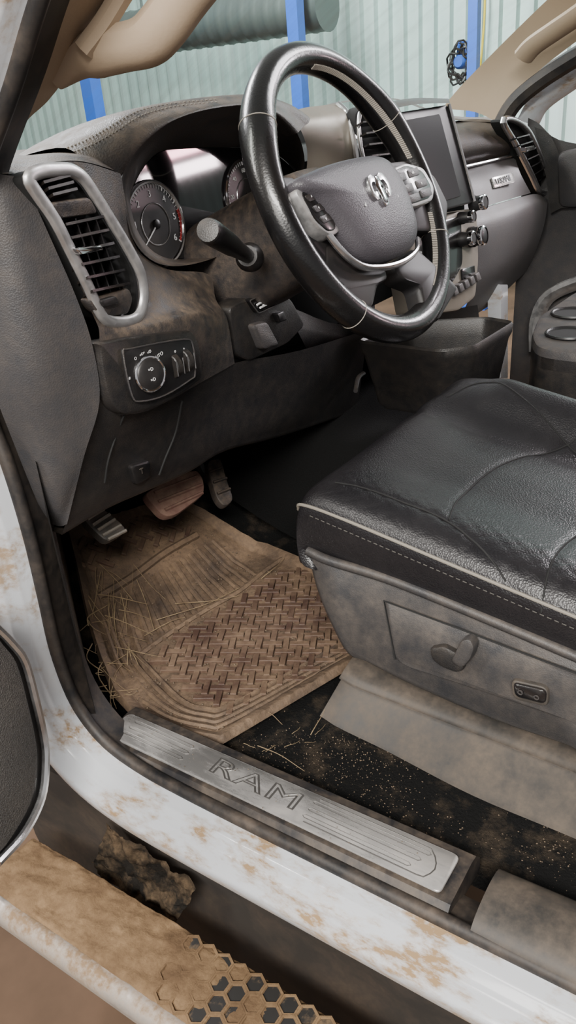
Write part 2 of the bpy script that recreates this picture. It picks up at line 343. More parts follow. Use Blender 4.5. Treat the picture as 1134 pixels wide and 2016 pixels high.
MB().tube(crl([PX(1040,240,1.6),PX(1065,200,1.6),PX(1134,150,1.6),PX(1220,95,1.6)],5),.03,8,flat=.5).build('door_frame',m_white,T)
MB().slab([PY(a,b,.64) for a,b in((986,560),(1000,560),(1000,745),(986,745))],BACK,.03,.003).build('hinge_pillar',m_white,T,label='white strip of passenger hinge pillar')
# scuff plate
S=thing('scuff_plate','brushed metal door sill plate with outlined three letter name and engraved stripes','sill plate',V((.093,.44,.698)))
zt=.6985
P=fillet([V((.071,.212,zt)),V((.071,.66,zt)),V((.114,.655,zt)),V((.119,.212,zt))],.006)
MB().slab(P,V((0,0,1)),.002,.0015).build('plate',m_steel,S)
xd=V((0,-1,0)); yd=V((1,0,0))
MB().text('RAM',.033,V((.0955,.446,zt)),xd,yd,sx=1.7,outline=.0008,space=1.12).build('lettering',m_steeld,S,label='faint outline of embossed letters')
for k in range(3):
    x=.085+.0105*k
    for y0,y1 in((.252-.006*k,.372),(.545,.635)):
        MB().tube([V((x-.0022,y0,zt)),V((x-.0022,y1,zt)),V((x,y1+.003,zt)),V((x+.0022,y1,zt)),V((x+.0022,y0,zt)),V((x,y0-.003,zt))],.0005,6,True).build('stripe',m_steeld,S)
MB().tube([V((.078,y,zt)) for y in(.37,.24)]+[V((.079+.027*t,.233-.006*math.sin(t*3.14),zt)) for t in(0,.25,.5,.75,1)]+[V((.1125,y,zt)) for y in(.24,.37)],.0007,8).build('stripe',m_steeld,S)
# ---------------------------------------------------------------- running board
B=thing('running_board','mud caked running board step with honeycomb tread below the white sill','running board',V((-.02,.2,.4)))
pr=[(.04,.41),(.036,.452),(.03,.46),(.01,.462),(-.03,.462),(-.05,.46),(-.055,.457)]
ys=[-.7,-.4,-.2,0,.1,.2,.3,.4,.5,.6,.7,.78,.82,.833]
m_=MB(); rows=[]
for y in ys: rows.append([V((x,y,z-(.012 if y>.83 else .003*(y>.81)))) for x,z in pr])
m_.sheet(rows,14)
for v in m_.bm.verts:
    k=min(1,max(.12,(v.co.y-.36)/.16)); v.co.z+=k*(.005*mnoise.noise(v.co*24)+.0028*mnoise.noise(v.co*70)+.0012*mnoise.noise(v.co*160)+.0018)
m_.build('step_top',m_boardmud,B,ang=80)
pr2=[(-.053,.457),(-.062,.458),(-.071,.452),(-.075,.442),(-.073,.431),(-.062,.424),(.03,.425)]
MB().sheet([[V((x,y,z)) for x,z in pr2] for y in(-.7,-.3,0,.3,.6,.8,.84)],4).build('outer_rail',m_boardedge,B,ang=80)
rings=MB(); pits=MB(); R_=.0138
for i in range(-8,24):
    for j in range(4):
        y=.12+i*R_*math.sqrt(3); x=-.0415+j*R_*1.5
        if j%2: y+=R_*math.sqrt(3)/2
        if not(-.05<y<.52): continue
        cc=V((x,y,.4622)); hx=[V((math.cos(k*math.pi/3),math.sin(k*math.pi/3),0)) for k in range(6)]
        hh=.0026; up_=V((0,0,hh+random.uniform(-.0004,.0004)))
        rings.loft([[cc+q*(R_*1.05)-V((0,0,.001)) for q in hx],[cc+q*(R_*.99)+up_ for q in hx],[cc+q*(R_*.82)+up_ for q in hx],[cc+q*(R_*.70)-V((0,0,.001)) for q in hx]])
        prob=.95 if y<.42 else (.75 if y<.47 else .3)
        if j==0: prob*=.6
        if random.random()<prob: pits.slab([cc+q*(R_*random.uniform(.72,.84))+V((0,0,.0008)) for q in hx],V((0,0,1)),.002,.0003)
rings.build('tread_grip',m_boardmud,B,label='honeycomb tread ridges')
pits.build('tread_pad',m_pit,B,label='dark rubber cells of the tread',smooth=False)
bl=[[(205,1622),(265,1660),(325,1700),(385,1745)],[(200,1655),(258,1695),(315,1740),(372,1775)],[(188,1690),(245,1735),(300,1775),(350,1808)],[(175,1705),(235,1755),(290,1795),(335,1830)]]
b_=MB(); b_.sheet([[PX(a,b,.06+random.uniform(-.01,.008)) for a,b in q] for q in bl],14)
for v in b_.bm.verts: v.co.x+=.009*mnoise.noise(v.co*40)+.005*mnoise.noise(v.co*140); v.co.z+=.006*mnoise.noise(v.co*70)
b_.build('bracket',m_clump,B,ang=80,label='shaggy mud splashed support under the step')
# ---------------------------------------------------------------- driver door (open)
D=thing('driver_door','open driver door edge with grey mesh speaker grille and silver trim','door',V((-.2,.66,.62)))
dn=V((.35,-1,.1)).normalized(); dp=PY(40,1450,.62)
def DP(px,py,off=0): return PP(px,py,dp+dn*off,dn)
out=[(-10,1232),(20,1262),(48,1300),(68,1370),(86,1450),(90,1500),(82,1570),(48,1640),(-5,1700),(-120,1720),(-160,1500),(-120,1200)]
sm=crl([DP(*q) for q in out],4,True)
MB().slab(sm,dn,.05,.006).build('door_panel',m_knee,D)
MB().tube(crl([DP(a,b,.004) for a,b in out[:9]],6),.0045,8).build('silver_trim',m_chrome,D)
inn=crl([DP(a-14,b*1.0,.004) for a,b in out],4,True)
cc=sum(inn,V((0,0,0)))/len(inn); MB().dome([cc+(q-cc)*.96 for q in inn],dn,[(1,-.004),(1,0),(.9,.003)]).build('speaker_grille',m_grille,D)
# ---------------------------------------------------------------- floor mat
def MAT(px,py,dz=0):
    z0=.676+dz; q=PZ(px,py,z0)
    if q.y>.78:
        n=V((0,-.5,1)); q=PP(px,py,V((0,.78,z0)),n)
    return q
Lp=[(440,1467),(330,1445),(262,1415),(225,1375),(195,1300),(170,1215),(150,1120),(132,1045)]
Rp=[(830,1235),(760,1195),(690,1155),(610,1113),(530,1078),(460,1045),(400,1010),(352,985)]
Lw=[MAT(*q) for q in Lp]; Rw=[MAT(*q) for q in Rp]
def mz(q): return .676+max(0,(q.y-.78))*.5
def MU(u,v,dz=0):
    t=v*(len(Lw)-1); i=min(int(t),len(Lw)-2); ft_=t-i
    a=Lw[i].lerp(Lw[i+1],ft_); b=Rw[i].lerp(Rw[i+1],ft_); q=a.lerp(b,u); q.z=mz(q)+dz; return q
FM=thing('floor_mat','mud covered black rubber floor mat in the driver footwell','floor mat',V((.35,.65,.668)))
m_=MB(); NU,NV=90,100; rows=[]
for j in range(NV+1):
    row=[]
    for i in range(NU+1):
        u,v=i/NU,j/NV; e=min(u/.05,v/.05,(1-v)/.05,(1-u)/.05,1)
        hgt=.013*(1-e)**.5 if e<1 else 0
        q=MU(u,v); hgt+=.0018*mnoise.noise(q*30)+.0012*mnoise.noise(q*90)
        if e<.0001: hgt=.002
        q.z+=hgt; row.append(q)
    rows.append(row)
m_.grid(rows); m_.build('mat_sheet',m_mat,FM,ang=80)
def inpoly(x,y,poly):
    c_=False; n_=len(poly)
    for i in range(n_):
        a=poly[i]; b=poly[i-1]
        if (a.y>y)!=(b.y>y) and x<(b.x-a.x)*(y-a.y)/(b.y-a.y)+a.x: c_=not c_
    return c_
def weave(poly,cell,ln_,wd,hh,rot,lab):
    m=MB(); ca,sa=math.cos(rot),math.sin(rot); cx=sum(q.x for q in poly)/len(poly); cy=sum(q.y for q in poly)/len(poly)
    for i in range(-24,25):
        for j in range(-24,25):
            x=cx+cell*(i*ca-j*sa); y=cy+cell*(i*sa+j*ca)
            if not inpoly(x,y,poly): continue
            t=rot+(0 if (i+j)%2 else math.pi/2)+random.uniform(-.04,.04); sl=.5 if y>.78 else 0
            a=V((math.cos(t),math.sin(t),math.sin(t)*sl)).normalized(); b=V((-math.sin(t),math.cos(t),math.cos(t)*sl)).normalized(); n=a.cross(b)
            q=V((x,y,0)); q.z=mz(q)+.0015*mnoise.noise(V((x,y,.7))*30)+.0018*mnoise.noise(V((x,y,.2))*16)
            P=[q+n*hh+a*(ln_*s1)+b*(wd*s2) for s1,s2 in((-1,-1),(1,-1),(1,1),(-1,1))]
            m.slab(P,n,hh+.004,.0015)
    m.build('tread',m_tread,FM,smooth=False,label=lab)
weave([MAT(*q) for q in((300,1292),(395,1228),(455,1190),(545,1128),(620,1120),(760,1235),(650,1312),(560,1350),(455,1400),(380,1368))],.0196,.0142,.0042,.005,rad(28),'basketweave tread bars of the main heel area')
weave([MAT(*q) for q in((158,1110),(150,1062),(255,1010),(345,1010),(385,1060),(280,1085),(172,1125))],.021,.0145,.0038,.0045,rad(28),'basketweave tread bars under the pedals')
m_=MB()
for i in range(13):
    u=.10+.058*i; m_.tube([MU(u+.012*k,.50+.055*k,.001) for k in range(5)],.0046,6)
m_.build('ridge',m_mat,FM,label='parallel drain ridges in the middle')
for k in range(4):
    u=.065+.028*k; MB().tube(crl([MU(u,.9-.15*k,.001),MU(u,.5,.001),MU(u,.25,.001),MU(u+.01,.09+.02*k,.001),MU(u+.06,.06+.018*k,.001),MU(.5,.05+.018*k,.001),MU(.95,.05+.018*k,.001)],6),.0036,6).build('ridge',m_mat,FM)
MB().tube(crl([MU(.08,.745,.001),MU(.3,.75,.001),MU(.55,.77,.001),MU(.8,.775,.001)],6),.0075,6).build('ridge',m_mat,FM)
MB().tube(crl([MAT(275,1290,.001),MAT(330,1250,.001),MAT(400,1205,.001),MAT(470,1165,.001),MAT(520,1125,.001),MAT(560,1098,.001)],6),.005,6).build('ridge',m_mat,FM)
random.seed(11); m_=MB()
def crumb(q,s):
    vs=[m_.bm.verts.new(q+V((random.uniform(.6,1)*a*s,random.uniform(.6,1)*b*s,random.uniform(.5,.9)*c_*s+s*.4))) for a,b,c_ in((1,0,0),(-1,0,0),(0,1,0),(0,-1,0),(0,0,1),(0,0,-1))]
    for f_ in((0,2,4),(2,1,4),(1,3,4),(3,0,4),(2,0,5),(1,2,5),(3,1,5),(0,3,5)): m_.bm.faces.new([vs[i] for i in f_])
for k in range(1500): crumb(MU(random.uniform(.04,.9),random.uniform(.03,.95)**1.2,.001),random.choice((.0006,.0009,.0012,.0018,.0024)))
for k in range(1300):
    g_=random.choice(((.16,.46),(.2,.42),(.17,.3),(.19,.12),(.23,.36))); crumb(V((random.gauss(g_[0],.022),random.gauss(g_[1],.045),.666)),random.choice((.0003,.0004,.0006,.0008,.0012)))
for k in range(60): crumb(V((random.uniform(.07,.12),random.uniform(.23,.64),.7)),random.choice((.0004,.0006,.0009)))
m_.build('dirt_crumbs',m_crumb,label='loose dry dirt crumbs scattered over the mat and carpet',cat='dirt',kind='stuff',smooth=False)
def straw(P,lab,grp,rr=.0009):
    P=crl(P,4); P=[q+V((0,0,.003+.0006*math.sin(i*.8))) for i,q in enumerate(P)]
    m=MB(); m.tube(P,[rr*(1-.5*i/len(P)) for i in range(len(P))],5,flat=.7); m.build('straw_stem',m_straw,label=lab,cat='straw',group=grp)
random.seed(5)
for k in range(52):
    x=random.gauss(228,32); y=random.uniform(1140,1385); a=random.uniform(-.5,2.2); l=random.uniform(14,54)
    A=(x-math.cos(a)*l,y-math.sin(a)*l); Bq=(x+math.cos(a)*l,y+math.sin(a)*l)
    A=(max(A[0],175+max(0,(A[1]-1250)*.35)),A[1]); Bq=(max(Bq[0],178+max(0,(Bq[1]-1250)*.35)),Bq[1])
    straw([MAT(*A,.005),MAT(x+random.uniform(-4,4),y+random.uniform(-4,4),.008),MAT(*Bq,.005)],'dry broken straw stem in the heap along the left edge of the mat','straw heap on the mat',random.choice((.0005,.0007,.0009,.0013)))
for k in range(7):
    x=random.uniform(490,640); y=1482-(x-470)*.3+random.uniform(-8,30); a=random.uniform(-.9,.9); l=random.uniform(7,17)
    straw([PZ(x-math.cos(a)*l,y-math.sin(a)*l,.672),PZ(x,y+1,.674),PZ(x+math.cos(a)*l,y+math.sin(a)*l,.672)],'short dry straw bit on the carpet behind the mat','straw bits on the carpet',random.choice((.0004,.0006)))
for A,Bq,Cq,lab in(((308,1224),(400,1195),(472,1160),'longest pale straw stem lying across the middle of the mat'),((345,1192),(410,1187),(470,1176),'pale straw stem lying beside the longest one mid mat'),((285,1255),(340,1225),(365,1218),'short straw stem left of the mat centre'),((515,1142),(540,1122),(560,1102),'short straw stem near the right edge of the mat by the seat')):
    straw([MAT(*A,.004),MAT(*Bq,.006),MAT(*Cq,.004)],lab,None,.0011)
for A,Bq,lab in(((508,1472),(600,1522),'long straw stem on carpet beside the sill plate'),((512,1400),(556,1430),'straw stem on the rear corner of the mat'),((612,1450),(640,1400),'straw stem on carpet next to the seat base')):
    straw([PZ(*A,.678),PZ((A[0]+Bq[0])/2+3,(A[1]+Bq[1])/2-4,.68),PZ(*Bq,.678)],lab,None,.0008)
# ---------------------------------------------------------------- pedals
pn=V((-.1,-.75,.65)).normalized()
def pedal(name,lab,outl,y,armdir,rl,mp_=None,mr2=None):
    c0=PY(sum(q[0] for q in outl)/len(outl),sum(q[1] for q in outl)/len(outl),y)
    t=thing(name,lab,'pedal',c0-V((0,0,.04)))
    P=fillet([PP(a,b,c0,pn) for a,b in outl],.012)
    MB().slab(P,pn,.014,.004).build('pad',mp_ or m_pedal,t)
    m=MB()
    for (a,b),(c_,d_) in rl: m.tube([PP(a,b,c0+pn*.001,pn),PP(c_,d_,c0+pn*.001,pn)],.0025,6)
    m.build('grip_rib',mr2 or m_pedal,t)
    MB().tube(crl([c0-pn*.012,c0-pn*.03+V((0,.02,.04)),c0+V(armdir)],5),.009,8).build('arm',m_blk,t)
pedal('brake_pedal','wide dusty red brown brake pedal under the dashboard',[(282,972),(328,945),(388,922),(402,942),(404,972),(348,1014),(322,1018)],.76,(.02,.1,.18),[((304,970),(388,938)),((312,988),(397,954)),((325,1004),(399,970))])
pedal('accelerator_pedal','narrow dark accelerator pedal right of the brake pedal',[(406,908),(434,898),(448,945),(462,985),(442,999),(426,980)],.80,(.0,.08,.15),[((412,930),(436,921)),((420,950),(446,941)),((428,972),(453,962))],m_dashd,m_dashd)
pedal('parking_brake_pedal','small ribbed parking brake pedal at the left of the footwell',[(160,1018),(200,996),(232,1022),(253,1043),(212,1068),(190,1050)],.76,(.03,.1,.16),[((172,1022),(204,1002)),((182,1034),(216,1012)),((192,1044),(226,1022)),((202,1054),(238,1034)),((212,1062),(248,1044))],m_greytrim,m_pedalm)
# ---------------------------------------------------------------- dashboard
DB=thing('dashboard','dark grey dusty dashboard spanning the cab with silver framed vents and screen','dashboard',V((.85,.75,.95)))
MB().bxw((.1,.77,1.0),(1.5,1.09,1.28)).build('inner_core',m_core,DB)
MB().sheet([Ys(q) for q in(
 [(-90,350,.66),(-15,342,.63),(46,350,.622)],[(-70,480,.67),(15,470,.63),(100,470,.618)],[(-50,620,.675),(45,600,.63),(150,585,.614)],
 [(-15,760,.68),(75,740,.633),(182,680,.612)],[(30,880,.69),(100,870,.645),(196,790,.616)],[(72,985,.69),(112,985,.66),(165,900,.635)],[(95,1030,.70),(118,1036,.68),(132,1032,.668)])],5).build('end_panel',m_dash,DB)
MB().sheet([Ys(q) for q in(
 [(38,345,.632),(100,322,.645),(165,320,.655),(238,342,.668)],[(70,400,.63),(150,400,.642),(200,395,.652),(250,410,.668)],[(110,470,.627),(180,470,.639),(230,470,.653),(270,490,.672)],
 [(150,545,.624),(220,545,.636),(275,535,.653),(330,530,.675)],[(183,620,.62),(250,610,.634),(310,575,.645),(410,540,.68)],[(195,650,.615),(285,628,.624),(350,606,.632),(425,590,.655)],
 [(196,690,.612),(290,655,.615),(390,625,.62),(446,625,.64)],[(203,760,.614),(300,740,.616),(400,690,.622),(458,690,.642)],[(235,818,.62),(300,805,.622),(410,745,.632),(462,716,.648)])],5).build('dash_face',m_dashd,DB)
kb=[(128,1034,.672),(215,985,.665),(300,948,.662),(380,912,.665),(450,872,.675),(560,845,.70),(700,800,.73)]
kr=[Ys(q) for q in(
 [(190,775,.62),(235,812,.622),(305,802,.624),(405,745,.634),(460,715,.648),(590,690,.66),(720,650,.69)],
 [(165,895,.645),(230,890,.645),(310,862,.645),(392,822,.65),(456,785,.662),(590,765,.68),(715,720,.71)],kb)]
kr.append([q+V((0,.03,-.012)) for q in kr[2]]); kr.append([q+V((0,.2,.02)) for q in kr[2]])
kp=MB().sheet(kr,5).build('knee_panel',m_knee,DB)
for L_ in([(243,818,.621),(230,850,.637),(212,905,.644),(205,950,.652)],[(357,790,.626),(345,850,.642),(325,900,.65),(312,935,.655)]): MB().tube(crl([PY(*q)+V((0,-.001,0)) for q in L_],4),.0013,6).build('panel_gap',m_seam,kp)
m_=MB(); m_.slab(fillet(Ys([(258,918,.645),(297,905,.643),(298,940,.648),(270,957,.651)]),.006),BACK,.01,.003); m_.build('hood_release',m_blk,kp)
MB().text('T',.01,PY(279,928,.642),V((1,0,0)),V((0,0,1))).build('icon',m_greytrim,kp,smooth=False)
MB().sheet([[PY(-70,352,.66),PY(-10,342,.635),PY(40,340,.64),PY(100,320,.65),PY(165,318,.66),PY(240,340,.672)],[PY(-60,325,.74),PY(0,318,.73),PY(50,312,.73),PY(105,302,.73),PY(165,300,.73),PY(240,300,.73)],[PY(-40,300,.98),PY(25,296,.98),PY(70,293,.98),PY(115,292,.98),PY(165,290,.98),PY(240,290,.98)]],5).build('top_pad',m_hood,DB)
lip=[(238,345,.668),(262,305,.66),(300,265,.652),(350,233,.648),(420,213,.648),(490,208,.652),(545,224,.66),(585,262,.67)]
mid=[(172,318,.69),(208,286,.68),(262,243,.67),(335,215,.666),(425,199,.664),(495,197,.668),(556,214,.676),(598,248,.685)]
cre=[(112,291,.74),(160,264,.72),(236,222,.705),(330,201,.70),(428,190,.70),(500,189,.70),(562,207,.705),(612,238,.71)]
lw=Ys(lip); mw=Ys(mid); cw=Ys(cre)
hd=MB().sheet([[q+V((0,.02,-.004)) for q in lw],lw,mw,cw,[q+V((.0,.12,-.02)) for q in cw],[q+V((0,.3,-.08)) for q in cw]],5).build('cluster_hood',m_hood,DB,ang=80)
off=loc_of(DB); hbv=BVHTree.FromPolygons([v.co+off for v in hd.data.vertices],[tuple(f.vertices) for f in hd.data.polygons])
for px_l in([(118,296),(168,276),(215,250),(262,222),(310,208),(370,200),(430,195)],[(132,303),(180,285),(228,258),(272,230),(318,214),(375,205),(432,200)]):
    m_=MB(); S2=crl([V((a,b,0)) for a,b in px_l],14); H_=[]
    for s_ in S2:
        dd=ray(s_.x,s_.y).normalized(); hit=hbv.ray_cast(CAM,dd)[0]; H_.append(hit-dd*.0008 if hit else None)
    for i in range(0,len(H_)-1,2):
        if H_[i] and H_[i+1] and (H_[i]-H_[i+1]).length<.02: m_.tube([H_[i],H_[i].lerp(H_[i+1],.75)],.0009,5)
    if len(m_.bm.verts): m_.build('stitching',m_stitch,hd)
op=[(240,350,.668),(262,305,.66),(300,265,.652),(350,233,.648),(420,213,.648),(490,208,.652),(545,224,.66),(585,262,.67),(600,320,.68),(585,370,.68),(530,430,.685),(460,488,.685),(400,515,.68),(340,524,.672),(295,510,.668),(262,470,.667),(246,410,.667)]
ln=[(258,385),(275,340),(312,300),(360,292),(425,290),(490,292),(540,303),(570,325),(585,350),(575,385),(525,430),(460,475),(402,500),(345,510),(303,496),(275,462),(260,420)]
ow=Ys(op); iw=[PY(a,b,.735+.012*(b<400)) for a,b in ln]
MB().loft([crl(ow,4,True),crl([a.lerp(b,.3) for a,b in zip(ow,iw)],4,True),crl(iw,4,True)]).build('cluster_surround',m_dashd,DB)
LN=V((0,-1,.12)).normalized(); lp=PY(400,400,.742)
def LP(px,py,off=0): return PP(px,py,lp+LN*off,LN)
IC=MB().slab(crl([LP(a,b) for a,b in ln],3,True),LN,.01,.001).build('instrument_cluster',m_lens,DB,smooth=False)
lx=V((1,0,0)); ly=V((0,.12,1)).normalized()
for (a,b),nums,rr in(((306,442),['0','1','2','3','4','5','6'],.05),((487,388),['0','20','40','60','80','100','120'],.049)):
    c0=LP(a,b,.001)
    circ=lambda q,o: [c0+lx*math.cos(t)*q+ly*math.sin(t)*q+LN*o for t in [k*math.pi/20 for k in range(40)]]
    MB().loft([circ(rr,0),circ(rr,.001)],False,True).build('gauge_dial',m_dial,IC,smooth=False)
    MB().tube(circ(rr,.001),.003,8,True).build('dial_ring',m_bright,IC)
    MB().tube(circ(rr*.5,.0012),.0009,6,True).build('dial_ring',m_chrome,IC)
    MB().lathe(c0+LN*.001,LN,[(.006,0),(.0055,.003),(.003,.004)],20).build('needle_hub',m_blk,IC)
    m_=MB(); n_=len(nums)
    for i,s_ in enumerate(nums):
        t=rad(215-(250)*i/(n_-1)); q=c0+lx*math.cos(t)*rr*.72+ly*math.sin(t)*rr*.72+LN*.0015; m_.text(s_,.0115 if len(s_)<2 else .008,q,lx,ly,.0002)
    for i in range(41):
        t=rad(215-250*i/40); u_=lx*math.cos(t)+ly*math.sin(t); m_.tube([c0+u_*rr*.86+LN*.0015,c0+u_*rr*.94+LN*.0015],.0004 if i%5 else .0009,5)
    m_.build('dial_marking',m_iconw,IC,smooth=False)
    m_=MB(); m_.tube([c0+(lx*math.cos(t)+ly*math.sin(t))*rr*.9+LN*.0016 for t in [rad(15-50*k/10) for k in range(11)]],.0012,6); m_.build('red_zone',m_red,IC)
    t=rad(218); u_=lx*math.cos(t)+ly*math.sin(t); MB().tube([c0+LN*.003,c0+u_*rr*.82+LN*.002],[.001,.0005],6).build('needle',m_iconw,IC)
def vent(bez,vanes,lab,vseg=None,br=.0058,bo=.007,flat=1.2,bm_=None):
    bw=[q+V((0,-bo,0)) for q in crl(Ys(bez),5,True)]
    v=MB().dome(crl(Ys([(a,b,y-.001) for a,b,y in bez]),5,True),BACK,[(1,-.02),(1,0),(.93,.0),(.9,-.004)]).build('air_vent',m_core,DB,label=lab)
    MB().tube(bw,br,12,True,fn=BACK,flat=flat).build('chrome_bezel',bm_ or m_chrome,v)
    m_=MB()
    for A,Bq in vanes:
        a=PY(*A); b=PY(*Bq); m_.box((a+b)/2,(b-a)/2,V((0,.008,-.003)),V((0,.0003,.0012)))
    m_.build('louver',m_gloss,v,smooth=False)
    if vseg:
        m_=MB()
        for A,Bq in vseg:
            a=PY(*A); b=PY(*Bq); m_.box((a+b)/2,(b-a)/2,V((0,.006,0)),V((.0008,0,0)))
        m_.build('vertical_louver',m_blk,v,smooth=False)
    return v
def yv(px): return .612+(px-45)/230*.022
bz=[(44,352),(66,338),(96,335),(126,336),(150,350),(172,380),(208,436),(242,492),(266,540),(272,585),(262,620),(236,633),(204,631),(184,612),(160,560),(128,496),(94,430),(62,384)]
vn=[]
for k in range(6):
    y0=440+26*k; vn.append(((120+10.5*k,y0+8,yv(125)-.004),(194+10.5*k,y0-8,yv(200)-.004)))
for k in range(3): vn.append(((76+9*k,366+12*k,yv(80)-.004),(128+7*k,352+13*k,yv(130)-.004)))
v1=vent([(a,b,yv(a)) for a,b in bz],vn,'tall driver side air vent with satin silver frame',vseg=[((140+k*20,430,yv(150)),(190+k*20,575,yv(190))) for k in range(3)],br=.0064,bo=.0085,flat=.65,bm_=m_satin)
MB().slab(fillet(Ys([(98,400,.604),(180,388,.611),(196,420,.614),(115,432,.606)]),.006),BACK,.014,.004).build('divider',m_dashd,v1)
MB().slab(fillet(Ys([(150,488,.600),(200,482,.605),(206,492,.605),(158,502,.600)]),.003),BACK,.012,.002).build('vane_tab',m_bright,v1)
MB().slab(fillet(Ys([(172,590,.613),(255,566,.62),(264,588,.621),(255,618,.621),(207,624,.614),(188,613,.613)]),.006),BACK,.012,.003).build('lower_face',m_dashd,v1)
MB().slab(fillet(Ys([(198,591,.609),(230,582,.611),(236,597,.611),(206,605,.609)]),.004),BACK,.012,.002).build('thumbwheel',m_blk,v1)
bz2=[(984,240,.66),(1008,238,.655),(1035,262,.65),(1060,318,.645),(1074,362,.642),(1072,376,.642),(1056,376,.645),(1040,345,.65),(1012,290,.655)]
v2=vent(bz2,[((1010+7.5*k,275+14*k,.645),(1036+6*k,268+13*k,.64)) for k in range(7)],'passenger side air vent with chrome frame at the far dash end',br=.006)
MB().slab(fillet(Ys([(1034,290,.63),(1052,286,.63),(1054,294,.63),(1037,299,.63)]),.003),BACK,.012,.002).build('vane_tab',m_bright,v2)
hp=[(200,692),(212,672),(360,652),(384,660),(396,690),(400,735),(390,752),(335,790),(262,815),(232,808),(214,775)]
H=MB().slab(crl([PY(a,b,.605+(a-200)*.00003) for a,b in hp],4,True),BACK,.02,.004).build('headlight_switch',m_knee,DB)
hi=[(243,697),(260,686),(362,668),(380,682),(384,735),(374,748),(325,778),(278,790),(260,778)]
MB().slab(crl([PY(a,b,.6025) for a,b in hi],4,True),BACK,.004,.0015).build('switch_face',m_blk,H)
MB().tube(crl([PY(a,b,.6025) for a,b in hi],4,True),.001,6,True).build('face_edge',m_dash,H)
kc=PY(292,736,.601); kx=V((-.2,-1,.12)).normalized()
ka=kx.orthogonal().normalized(); kb2=kx.cross(ka)
MB().lathe(kc,kx,[(.0185,-.004),(.018,.0035),(.0168,.005),(.015,.0065),(.006,.0065)],32).build('knob',m_blk,H)
MB().tube([kc+kx*.004+ka*(math.cos(t)*.0178)+kb2*(math.sin(t)*.0178) for t in [k*math.pi/20 for k in range(40)]],.0016,8,True).build('knob_ring',m_bright,H)
ux=V((1,-.2,0)).normalized(); uy=V((0,.12,1)).normalized()
MB().text('=D',.005,kc+kx*.0067+uy*.005,ux,uy,.0001).text('=D',.005,kc+kx*.0067-uy*.006,ux,uy,.0001).build('icon',m_iconw,H,smooth=False)
m_=MB()
for (a,b),s_,z in(((256,747),'*',.007),((267,706),'O',.0045),((280,697),'=O=',.004),((294,693),'=D',.0045),((312,701),'AUTO',.0055),((362,686),'o',.0035),((345,692),'D',.0036)): m_.text(s_,z,PY(a,b,.6008),V((1,0,.22)),V((0,0,1)),.0001)
m_.build('icon',m_iconw,H,smooth=False,label='white printed lamp symbols around the knob')
for a,b in((337,720),(359,710)):
    c0=PY(a,b,.609); t=MB(); t.lathe(c0-V((.0045,0,0)),V((1,0,0)),[(.0135,0),(.0145,.001),(.0145,.008),(.0135,.009)],20); t.build('dimmer_wheel',m_knee,H)
    for k in(-1,1): MB().tube([c0+V((k*.0055,-.0136,-.009)),c0+V((k*.0055,-.0136,.009))],.0007,6).build('chrome_line',m_chrome,H)
tb=MB().slab(fillet(Ys([(452,605,.641),(540,565,.643),(575,590,.648),(602,640,.653),(568,676,.653),(492,712,.648),(466,700,.645)]),.01),BACK,.03,.004).build('switch_panel',m_knee,DB,label='black brake control panel below the column')
bt_=Ys([(490,592,.636),(528,575,.636),(545,600,.636),(508,617,.636)])
MB().slab(fillet(bt_,.004),BACK,.01,.002).build('button',m_gloss,tb)
MB().tube(fillet([q+V((0,-.001,0)) for q in bt_],.004),.0009,6,True).build('button_edge',m_dash,tb)
m_=MB()
for L_ in([(506,600),(520,592)],[(520,592),(515,586)],[(520,592),(518,601)],[(512,606),(530,597)]): m_.tube([PY(a,b,.6335) for a,b in L_],.0014,6)
m_.build('icon',m_iconw,tb,smooth=False,label='white arrow symbol')
MB().slab(fillet(Ys([(498,640,.634),(528,632,.634),(552,680,.636),(520,690,.636)]),.008),BACK,.02,.005).build('slider',m_dash,tb)
MB().slab(fillet(Ys([(545,618,.638),(560,612,.64),(566,630,.64),(552,636,.64)]),.003),BACK,.014,.002).build('button',m_blk,tb)
tp=MB().sheet([Ys(q) for q in([(566,222,.71),(600,212,.71),(640,207,.705),(668,204,.70)],[(590,252,.69),(620,245,.685),(655,238,.68),(688,236,.675)],[(605,300,.69),(640,300,.68),(675,300,.67),(700,306,.665)],[(600,370,.70),(640,370,.69),(680,370,.68),(705,370,.67)])],5).build('centre_pad',m_taupe,DB,label='taupe pad between gauges and screen')
MB().tube(crl(Ys([(664,204,.70),(682,222,.685),(692,250,.67),(702,308,.66),(708,370,.66)]),5),.005,8).build('chrome_strip',m_chrome,DB)
MB().sheet([Ys([(590,226,.72),(670,203,.71),(780,197,.70),(890,236,.73),(1005,240,.71)]),[PY(a,b,1.0) for a,b in((590,224),(670,200),(780,194),(890,228),(1005,230))]],5).build('top_pad',m_hood,DB)
v3=vent([(700,225,.665),(755,222,.655),(800,330,.64),(815,420,.63),(770,420,.64),(715,340,.655)],[((706+6*k,245+22*k,.65),(762+7*k,238+22*k,.64)) for k in range(8)],'centre air vent left of the screen',br=.003)
sn=V((-.08,-1,.22)).normalized(); sp=PY(880,310,.62)
def SP(px,py,off=0): return PP(px,py,sp+sn*off,sn)
sc=MB().slab(fillet([SP(750,226),SP(884,205),SP(934,398),SP(812,432)],.01),sn,.03,.004).build('touchscreen',m_blk,DB,label='upright touchscreen in black housing')
MB().slab(fillet([SP(768,242,.002),SP(866,224,.002),SP(908,386,.002),SP(822,412,.002)],.005),sn,.003,.001).build('glass',m_screen,sc,smooth=False)
MB().tube([SP(884,205,.002),SP(909,300,.002),SP(934,396,.002)],.003,8).build('chrome_edge',m_chrome,sc)
MB().sheet([[SP(745,222,.01),SP(815,206,.014),SP(886,203,.01)],[SP(742,206,-.01),SP(815,196,-.008),SP(884,196,-.012)],[SP(742,204,-.07),SP(815,193,-.07),SP(882,194,-.07)]],4).build('screen_brow',m_dash,sc)
